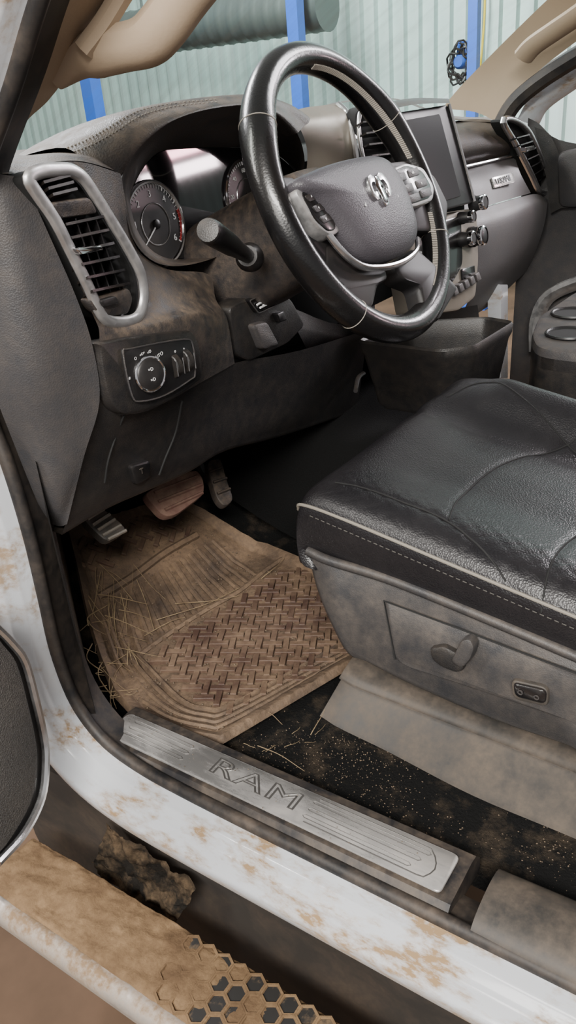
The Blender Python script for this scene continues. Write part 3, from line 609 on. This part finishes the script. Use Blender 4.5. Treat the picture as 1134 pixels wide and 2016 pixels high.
hvn=V((-.05,-1,.15)).normalized(); hpnt=PY(900,480,.61)
def HP(px,py,off=0): return PP(px,py,hpnt+hvn*off,hvn)
hv=MB().slab(fillet([HP(800,440),HP(905,415),HP(940,408),HP(944,510),HP(938,585),HP(905,612),HP(830,622)],.012),hvn,.05,.006).build('climate_panel',m_taupe,DB,label='taupe climate control panel')
MB().slab(fillet([HP(816,450,.002),HP(908,424,.002),HP(912,520,.002),HP(890,560,.002),HP(832,570,.002)],.015),hvn,.004,.002).build('black_face',m_gloss,hv)
for a,b,q in((928,402,.013),(926,467,.017),(905,472,.012),(848,492,.016),(905,430,.01)):
    c0=HP(a,b,.0); MB().lathe(c0,hvn,[(q*1.1,0),(q*1.1,.008),(q,.01),(q*.96,.026),(q*.8,.028)],24).build('control_knob',m_blk,hv)
    MB().lathe(c0,hvn,[(q*1.02,.02),(q*1.06,.023),(q*1.02,.028),(q*.85,.029)],24,cap=False).build('knob_ring',m_bright,hv)
for k in range(5): MB().slab(fillet([HP(892+11*k,568-7*k,.012),HP(900+11*k,563-7*k,.012),HP(905+11*k,578-7*k,.012),HP(897+11*k,584-7*k,.012)],.002),hvn,.012,.002).build('toggle_button',m_dash,hv)
MB().slab(fillet([HP(910,530,.004),HP(935,522,.004),HP(936,545,.004),HP(912,552,.004)],.003),hvn,.004,.001).build('button',m_gloss,hv)
MB().sheet([Ys(q) for q in([(560,600,.70),(680,640,.70),(830,620,.66),(940,600,.65)],[(600,680,.70),(720,690,.71),(830,680,.70),(950,650,.69)],[(640,760,.78),(740,740,.80),(840,720,.80),(980,690,.8)])],4).build('lower_shroud',m_knee,DB)
MB().sheet([Ys(q) for q in([(884,240,.74),(940,234,.74),(1004,242,.72)],[(888,262,.69),(950,258,.685),(1012,272,.67)],[(895,300,.675),(955,290,.67),(1016,290,.66)],[(905,330,.69),(960,318,.685),(1010,306,.675)])],5).build('passenger_pad',m_hood,DB)
MB().sheet([Ys(q) for q in([(903,330,.69),(960,317,.68),(1012,304,.67)],[(912,370,.66),(965,355,.655),(1024,340,.645)],[(915,420,.64),(970,402,.635),(1045,380,.63)])],5).build('passenger_panel',m_dashl,DB)
MB().sheet([Ys(q) for q in([(915,418,.642),(975,402,.637),(1050,382,.632),(1078,392,.63)],[(936,450,.62),(1000,430,.615),(1060,405,.612),(1077,408,.612)],[(940,510,.62),(1000,485,.615),(1055,450,.612),(1072,440,.612)],[(930,570,.635),(990,535,.63),(1050,488,.625),(1060,480,.625)],[(900,640,.69),(965,600,.68),(1030,540,.67),(1040,530,.67)])],5).build('glove_box',m_dashl,DB)
MB().tube(Ys([(903,331,.682),(960,318,.675),(1012,305,.665)]),.0035,8).build('chrome_strip',m_chrome,DB)
bn=V((-.12,-1,.62)).normalized(); bp0=PY(992,353,.643)
def BP(px,py,off=0): return PP(px,py,bp0+bn*off,bn)
bd=MB().slab(fillet([BP(968,350),BP(1010,339),BP(1015,358),BP(974,370)],.003),bn,.003,.001).build('name_badge',m_steel,DB)
MB().text('LARAMIE',.0185,BP(992,354,.0006),BP(1010,348.5)-BP(974,359.5),V((0,.5,1)),.0006,.92).build('lettering',m_blk,bd,smooth=False)
# ---------------------------------------------------------------- steering column
wn=V((0,-math.cos(rad(25)),math.sin(rad(25)))); wu=V((1,0,0)); wv=V((0,math.sin(rad(25)),math.cos(rad(25))))
wc=CAM+ray(704,385)*.97
SC=thing('steering_column','dusty grey steering column shroud behind the wheel','steering column',wc-wn*.2-V((0,0,.08)))
def csec(dd,hw,hh,sh=0):
    c0=wc-wn*dd+wv*sh; return [c0+wu*(hw*math.copysign(abs(math.cos(t))**.55,math.cos(t)))+wv*(hh*math.copysign(abs(math.sin(t))**.55,math.sin(t))) for t in [k*math.pi/18 for k in range(36)]]
MB().loft([csec(.045,.042,.045),csec(.05,.055,.058),csec(.08,.06,.064),csec(.13,.064,.068),csec(.19,.07,.07),csec(.23,.074,.072)],True,True).build('shroud',m_dashd,SC,ang=70)
r0=PY(492,507,.60); tp0=PY(409,453,.545)
dv=(tp0-r0)
st=MB().tube([r0-dv*.1,r0+dv*.1,r0+dv*.3,r0+dv*.42,r0+dv*.5,r0+dv*.9,r0+dv*.97,r0+dv],[.008,.0085,.0095,.0105,.0118,.0132,.0128,.0105],18).build('turn_signal_stalk',m_blk,SC)
MB().lathe(r0+dv*.985,dv,[(.0125,0),(.0115,.003),(.005,.004)],20).build('end_button',m_knee,st)
MB().lathe(r0+dv*.02,dv,[(.016,-.01),(.017,0),(.012,.008)],18).build('boot',m_blk,st)
# ---------------------------------------------------------------- steering wheel
SW=thing('steering_wheel','black leather steering wheel with grey airbag cover and chrome horned head emblem','steering wheel',wc-wv*.18)
def WP(px,py,off=0): return PP(px,py,wc+wn*off,wn)
RM=.1655
def rimp(t,rr=RM,off=0): return wc+wu*(math.cos(t)*rr)+wv*(math.sin(t)*rr)+wn*off
m_=MB(); g=[]
def rq(t):
    dg=(math.degrees(t)+360)%360; k=max(math.exp(-((dg-32)/14)**2),math.exp(-((dg-148)/14)**2)); return .0166+.0026*k
for k in range(128):
    t=k*2*math.pi/128; er=wu*math.cos(t)+wv*math.sin(t); q=rq(t)
    g.append([m_.bm.verts.new(wc+er*(RM+math.cos(s)*q)+wn*(math.sin(s)*q*1.1)) for s in [j*math.pi/12 for j in range(24)]])
for k in range(128):
    for j in range(24): m_.bm.faces.new((g[k][j],g[k][(j+1)%24],g[(k+1)%128][(j+1)%24],g[(k+1)%128][j]))
rim=m_.build('rim',m_rim,SW)
for a,b in((515,255),(772,205),(697,592),(893,485)):
    q=WP(a,b)-wc; t=math.atan2(q.dot(wv),q.dot(wu)); er=wu*math.cos(t)+wv*math.sin(t); rr=rq(t)
    MB().tube([wc+er*(RM+math.cos(s)*rr)+wn*(math.sin(s)*rr*1.1) for s in [j*math.pi/14 for j in range(28)]],.0006,5,True).build('seam',m_stitch,rim)
m_=MB()
for k in range(150):
    t=rad(-62)+rad(150)*k/150
    if rad(-18)<t<rad(10): continue
    rr=rq(t); m_.tube([rimp(t,RM-rr*.82,rr*.66),rimp(t+.013,RM-rr*.97,rr*.3)],.0011,5)
m_.build('stitching',m_stitch,rim)
hub=[(578,356),(600,343),(640,327),(685,315),(728,309),(752,315),(772,335),(792,372),(812,430),(816,468),(803,494),(770,511),(738,516),(712,508),(690,488),(655,442),(615,397),(584,374)]
hb=crl([WP(a,b,.022) for a,b in hub],5,True)
ab=MB().dome(hb,wn,[(.96,-.05),(1.0,-.02),(1.005,-.004),(.985,.004),(.93,.009),(.8,.014),(.6,.018),(.4,.02),(.2,.0205),(.05,.0207)]).build('airbag_cover',m_air,SW,ang=80)
eo=WP(746,374,.0425); es=.0011
def epoly(L_,o=.003): return [eo+wu*(a*es)+wv*(b*es)+wn*o for a,b in L_]
for sx in(-1,1):
    hn=[(3.6,13.5),(9,16.5),(15,15),(19.5,10),(21,3),(19.5,-4.5),(15,-9.5),(10.4,-9.4),(8.4,-5.6),(9.4,-2),(12.4,-1.2),(13.2,-4),(15.4,-1.5),(16,3),(14,7.6),(10.5,9.4),(6.6,8.6)]
    hn=[(sx*a,b) for a,b in hn]
    if sx<0: hn=hn[::-1]
    MB().slab(epoly(hn),wn,.003,.0003).build('emblem',m_chrome,ab,label='silver curled horn of the emblem')
MB().slab(epoly([(-5,8),(-3.4,12.5),(0,14),(3.4,12.5),(5,8),(7.6,5.4),(6,-1),(4.8,-9),(5,-14),(2.8,-17.5),(-2.8,-17.5),(-5,-14),(-4.8,-9),(-6,-1),(-7.6,5.4)],.0036),wn,.004,.0012).build('emblem',m_bright,ab,label='chrome animal head of the emblem')
for sx in(-1,1): MB().slab(epoly([(sx*1.6,2.6),(sx*4.6,4),(sx*3.6,.4)],.0042),wn,.002,.0002).build('emblem_eye',m_blk,ab)
for sx in(-1,1): MB().slab(epoly([(sx*.8,-13),(sx*2.6,-12),(sx*2.4,-14.4),(sx*1,-15)],.0042),wn,.002,.0002).build('emblem_nostril',m_blk,ab)
MB().text('AIRBAG',.0068,WP(777,428,.0402),wu,wv,.0003).text('d',.006,WP(720,403,.0425),wu,wv,.0003).text('b',.006,WP(783,385,.0408),wu,wv,.0003).build('lettering',m_iconw,ab,smooth=False)
def wsl(L_,off,th,bev,name,mat,par,lab=None,f_=.008): return MB().slab(fillet([WP(a,b,off) for a,b in L_],f_),wn,th,bev).build(name,mat,par,label=lab)
wsl([(540,345),(580,345),(645,430),(690,500),(660,530),(620,505),(575,455),(545,390)],.006,.022,.006,'spoke',m_spoke,SW)
wsl([(765,318),(815,312),(858,345),(885,400),(880,455),(820,455),(790,400)],.006,.022,.006,'spoke',m_spoke,SW)
wsl([(645,475),(705,505),(762,525),(768,548),(748,560),(738,606),(700,620),(648,572)],.01,.024,.008,'spoke',m_spoke,SW)
wsl([(774,522),(822,485),(870,528),(905,565),(868,632),(838,612),(826,562),(790,548)],.01,.024,.008,'spoke',m_spoke,SW)
MB().tube(crl([WP(a,b,.02) for a,b in((598,384),(632,440),(662,482),(692,512),(722,527),(762,526),(797,514),(820,493),(822,470))],6),.0042,8,flat=.7).build('chrome_trim',m_chrome,SW)
pl=wsl([(580,372),(602,363),(624,372),(658,414),(674,454),(656,465),(630,449),(600,406)],.024,.03,.004,'control_pad',m_satin,SW,'left spoke control pad with silver frame')
wsl([(592,378),(612,370),(650,414),(665,449),(650,457),(624,434)],.0255,.004,.002,'button_face',m_gloss,pl)
for i in range(3):
    a=614+14*i; b=386+21*i
    MB().slab(fillet([WP(a-14,b-1,.0265),WP(a+5,b-9,.0265),WP(a+14,b+4,.0265),WP(a-4,b+12,.0265)],.003),wn,.004,.0008).build('button',m_knee,pl)
m_=MB()
for i,s_ in enumerate('^+v'): m_.text(s_,.006,WP(614+14*i,388+21*i,.027),wu,wv,.0001)
m_.build('icon',m_iconw,pl,smooth=False)
pr_=wsl([(762,336),(802,319),(836,330),(857,368),(854,394),(822,406),(805,408),(787,386)],.022,.03,.004,'control_pad',m_satin,SW,'right spoke control pad with silver frame')
wsl([(768,339),(801,324),(832,335),(851,368),(848,389),(818,400),(807,401),(791,381)],.0235,.004,.002,'button_face',m_gloss,pr_)
for a,b in((788,350),(813,340),(802,371),(829,361),(815,390),(838,380)): MB().slab(fillet([WP(a-11,b-5,.0248),WP(a+9,b-12,.0248),WP(a+14,b+3,.0248),WP(a-5,b+10,.0248)],.002),wn,.004,.0008).build('button',m_knee,pr_)
m_=MB()
for (a,b),s_ in(((788,349),'+'),((813,339),'ok'),((803,369),'-'),((830,360),'x')): m_.text(s_,.006,WP(a,b,.0253),wu,wv,.0002)
m_.build('icon',m_iconw,pr_,smooth=False)
# ---------------------------------------------------------------- storage bin, cup holders
BN=thing('storage_bin','open black storage bin below the centre of the dashboard','storage bin',V((.83,.57,.88)))
top=[(702,672),(868,691),(934,683),(1013,634),(960,625),(800,634)]
tw_=[PZ(a,b,1.01) for a,b in top]; tw_=fillet(tw_,.012,3); cc=sum(tw_,V((0,0,0)))/len(tw_)
def rg(k,z): return [V((cc.x+(q.x-cc.x)*k,cc.y+(q.y-cc.y)*k,z)) for q in tw_]
MB().loft([rg(.72,.89),rg(.8,.9),rg(.95,.985),rg(1.0,.995),rg(1.01,1.008),rg(.985,1.012),rg(.95,1.008),rg(.92,.98),rg(.78,.91)],True,True).build('bin',m_knee,BN,ang=35)
MB().tube(crl([PZ(716,735,.93),PZ(705,745,.93),PZ(700,770,.92)],5),.004).build('cable_plug',m_dash,BN)
CH=thing('cup_holder_console','dark grey cup holder console with two round wells right of the seat','cup holder',V((1.0,.36,.67)))
ct=[(1044,676),(1058,636),(1130,590),(1230,550),(1300,640),(1230,720),(1120,712),(1056,702)]
cwd=fillet([PZ(a,b,.975) for a,b in ct],.03,5)
MB().loft([[V((q.x,q.y,.67)) for q in cwd],[V((q.x,q.y,.92)) for q in cwd],[q for q in cwd]],True,False).build('console_body',m_knee,CH)
MB().slab([q+V((0,0,.016)) for q in cwd],V((0,0,1)),.035,.012).build('console_top',m_dash,CH)
for a,b in((1128,618),(1120,658)):
    c0=PZ(a,b,.992); MB().lathe(c0,V((0,0,1)),[(.036,0),(.036,.002),(.033,.0025),(.031,.0005)],28).build('cup_well_shade',m_core,CH)  # shallow near-black disc; its colour stands in for the shade down the hole
    MB().tube([c0+V((math.cos(t)*.036,math.sin(t)*.036,.002)) for t in [k*math.pi/14 for k in range(28)]],.0028,6,True).build('well_ring',m_blk,CH)
# ---------------------------------------------------------------- passenger door
PD=thing('passenger_door','dark grey passenger door trim with curved silver insert','door',V((1.58,.5,.7)))
MB().sheet([Xs(q,1.58) for q in([(1040,232),(1062,244),(1100,275),(1200,292)],[(1030,330),(1080,330),(1120,330),(1220,330)],[(1020,480),(1075,480),(1130,470),(1230,460)],[(1010,640),(1070,640),(1130,640),(1240,620)],[(1000,800),(1060,800),(1130,800),(1240,800)])],4).build('door_panel',m_dash,PD)
MB().tube(crl(Xs([(1056,690),(1058,630),(1080,585),(1134,558),(1200,540)],1.55),6),.02,8,flat=.6).build('silver_trim',m_satin,PD)
MB().sheet([Xs(q,1.56) for q in([(1052,250),(1080,262),(1100,300)],[(1072,330),(1095,330),(1112,350)],[(1085,420),(1105,410),(1118,410)])],4).build('speaker_cover',m_knee,PD)
MB().slab(fillet(Xs([(1095,300),(1150,290),(1150,410),(1098,410)],1.55),.02),V((-1,0,0)),.03,.01).build('arm_rest',m_dash,PD)
# ---------------------------------------------------------------- seat
ST=thing('driver_seat','black leather driver seat cushion on grey plastic base with power switches','seat',V((.49,.15,.665)))
def ztop(y): return .973+.19*(y-.48)
SPF=[(.290,-.09),(.280,-.06),(.277,-.025),(.284,-.006),(.300,.006),(.33,.01),(.365,.006),(.405,.001),(.45,.002),(.49,.003),(.54,.001),(.572,-.002),(.60,.008),(.635,.036),(.668,.043),(.695,.018),(.70,-.03),(.695,-.09)]
stn=[(.466,-.096),(.484,-.072),(.490,-.042),(.486,-.017),(.474,-.003),(.454,.002),(.42,.002)]+[(.38-.04*k,0) for k in range(14)]+[(-.25,0),(-.35,0)]
rows=[]
for y,dr in stn:
    bl=min(1,max(.25,(.51-y)/.13))
    rows.append([V((x,y-(.012 if x>.6 else 0)*(1 if y>.4 else 0),ztop(y)+max((dz*(bl if dz>0 else 1))+dr,-.099))) for x,dz in SPF])
def seampath(L_): return crl([PZ(a,b,.968) for a,b in L_],8)
seams=[seampath(L_) for L_ in([(884,996),(905,950),(960,900),(1040,858),(1134,834),(1230,820)],[(660,958),(720,964),(790,978),(884,1000),(1000,1060),(1134,1146),(1260,1235)],[(1075,1082),(1095,1036),(1134,986),(1200,936)],[(880,795),(950,785),(1040,808),(1134,842),(1230,885)])]
m_=MB(); m_.sheet(rows,12)
VX=np.array([tuple(v.co) for v in m_.bm.verts])
dz=np.zeros(len(VX))
for P in seams:
    A=np.array([(q.x,q.y) for q in P]); dm=np.full(len(VX),9.)
    for a,b in zip(A[:-1],A[1:]):
        ab_=b-a; L2=(ab_**2).sum()+1e-12; t=np.clip(((VX[:,:2]-a)@ab_)/L2,0,1); dd=np.hypot(*(VX[:,:2]-(a+t[:,None]*ab_)).T); dm=np.minimum(dm,dd)
    dz+=-.0009*np.exp(-(dm/.005)**2)
cell=.024
for sgn in(1,-1):
    q_=(VX[:,0]*1.25+sgn*VX[:,1])/cell; d_=np.abs(q_-np.round(q_))*cell
    wgt=np.clip((.352-VX[:,0])/.008,0,1)*np.clip((VX[:,0]-.286)/.006,0,1)*np.clip((.462-VX[:,1])/.01,0,1)
    dz+=-.0006*np.exp(-(d_/.0022)**2)*wgt
up_ok=VX[:,2]>np.array([ztop(y) for y in VX[:,1]])-.02
for v,d_,ok in zip(m_.bm.verts,dz,up_ok):
    if ok: v.co.z+=float(d_)+.0006*mnoise.noise(v.co*9)
cu_=m_.build('cushion',m_leather,ST,ang=80)
off=loc_of(ST); bv=BVHTree.FromPolygons([v.co+off for v in cu_.data.vertices],[tuple(f.vertices) for f in cu_.data.polygons])
for P in seams:
    Q=[]
    for q in P:
        a=bv.ray_cast(V((q.x,q.y,1.2)),V((0,0,-1)))[0]
        if a: Q.append(a+V((0,0,.0002)))
    if len(Q)>3: MB().tube(Q,.0011,6).build('seam',m_seam,cu_)
MB().tube(crl([V((.287,.491,ztop(.48)-.03)),V((.279,.48,ztop(.475)-.017)),V((.279,.43,ztop(.43)-.014)),V((.279,.3,ztop(.3)-.014)),V((.279,.1,ztop(.1)-.014)),V((.279,-.3,ztop(-.3)-.014))],6),.002,8).build('piping',m_pipe,cu_)
m_=MB(); y=.468
while y>-.1:
    x=.2768; m_.tube([V((x-.0008,y,ztop(y)-.026)),V((x-.0008,y-.0045,ztop(y-.0045)-.026))],.0006,5); y-=.0075
m_.build('stitching',m_dthread,cu_)
MB().bxw((.32,-.35,.667),(.67,.41,.885)).build('seat_frame',m_core,ST)
SN=V((-1,0,.12)).normalized(); s0=V((.275,.3,.82))
def SS(px,py,off=0): return PP(px,py,s0+SN*off,SN)
so=[(604,1082),(650,1100),(760,1134),(900,1188),(1020,1236),(1134,1286),(1330,1374),(1330,1560),(1134,1478),(1020,1440),(900,1395),(790,1345),(715,1305),(680,1290),(650,1238),(618,1160)]
sd=MB().slab(crl([SS(*q) for q in so],3,True),SN,.07,.01).build('side_panel',m_side,ST,ang=60)
MB().tube(crl([SS(a,b,.001) for a,b in((606,1084),(650,1104),(760,1138),(900,1193),(1134,1292),(1300,1366))],6),.006,10).build('upper_lip',m_side,sd)
MB().slab(fillet([SS(a,b,.004) for a,b in((756,1183),(900,1236),(1134,1325),(1300,1395),(1300,1500),(1134,1424),(950,1362),(800,1312),(778,1298))],.008),SN,.006,.002).build('switch_panel',m_side,sd)
MB().tube([SS(a,b,.004) for a,b in((778,1298),(756,1183),(900,1236),(1134,1325),(1300,1395))],.0012,6).build('panel_gap',m_seam,sd)
MB().slab(fillet([SS(a,b,.012) for a,b in((844,1277),(872,1272),(908,1292),(914,1318),(900,1327),(868,1315),(848,1299))],.005),SN,.012,.004).build('seat_switch',m_knee,sd)
MB().slab(fillet([SS(a,b,.02) for a,b in((906,1262),(924,1257),(934,1276),(926,1300),(908,1318),(886,1304),(892,1290))],.005),SN,.014,.004).build('recline_switch',m_side,sd)
MB().slab(fillet([SS(a,b,.010) for a,b in((1006,1338),(1070,1352),(1079,1362),(1078,1392),(1016,1378),(1008,1368))],.006),SN,.008,.002).build('switch_bezel',m_greytrim,sd)
MB().slab(fillet([SS(a,b,.013) for a,b in((1009,1345),(1068,1358),(1075,1366),(1073,1388),(1018,1374),(1011,1366))],.005),SN,.008,.003).build('lumbar_switch',m_gloss,sd)
MB().text('o',.012,SS(1024,1362,.0145),V((0,-1,0)),V((0,0,1))).text('o',.012,SS(1056,1372,.0145),V((0,-1,0)),V((0,0,1))).build('icon',m_dash,sd,smooth=False)
tr_=Xs([(690,1318),(800,1362),(950,1416),(1134,1486),(1330,1570)],.295); br_=Zs([(640,1416),(768,1482),(930,1566),(1134,1652),(1330,1740)],.667)
m0=[a.lerp(b,.15)+V((-.005,0,0)) for a,b in zip(tr_,br_)]; m1=[a.lerp(b,.18)+V((-.006,0,0)) for a,b in zip(tr_,br_)]; m2=[a.lerp(b,.2)+V((.006,0,-.002)) for a,b in zip(tr_,br_)]
md=[a.lerp(b,.55)+V((.008,0,.0)) for a,b in zip(tr_,br_)]; m3=[a.lerp(b,.92)+V((.002,0,.0)) for a,b in zip(tr_,br_)]
mt_=[a+V((.05,0,.01)) for a in tr_]
fr=[[V((.5,q[0].y+.01,q[0].z)),q[0]+V((.03,.006,0)),*q] for q in(mt_,tr_,m0,m1,m2,md,m3,br_)]
MB().sheet(fr,5).build('lower_skirt',m_skirt,ST,ang=50)
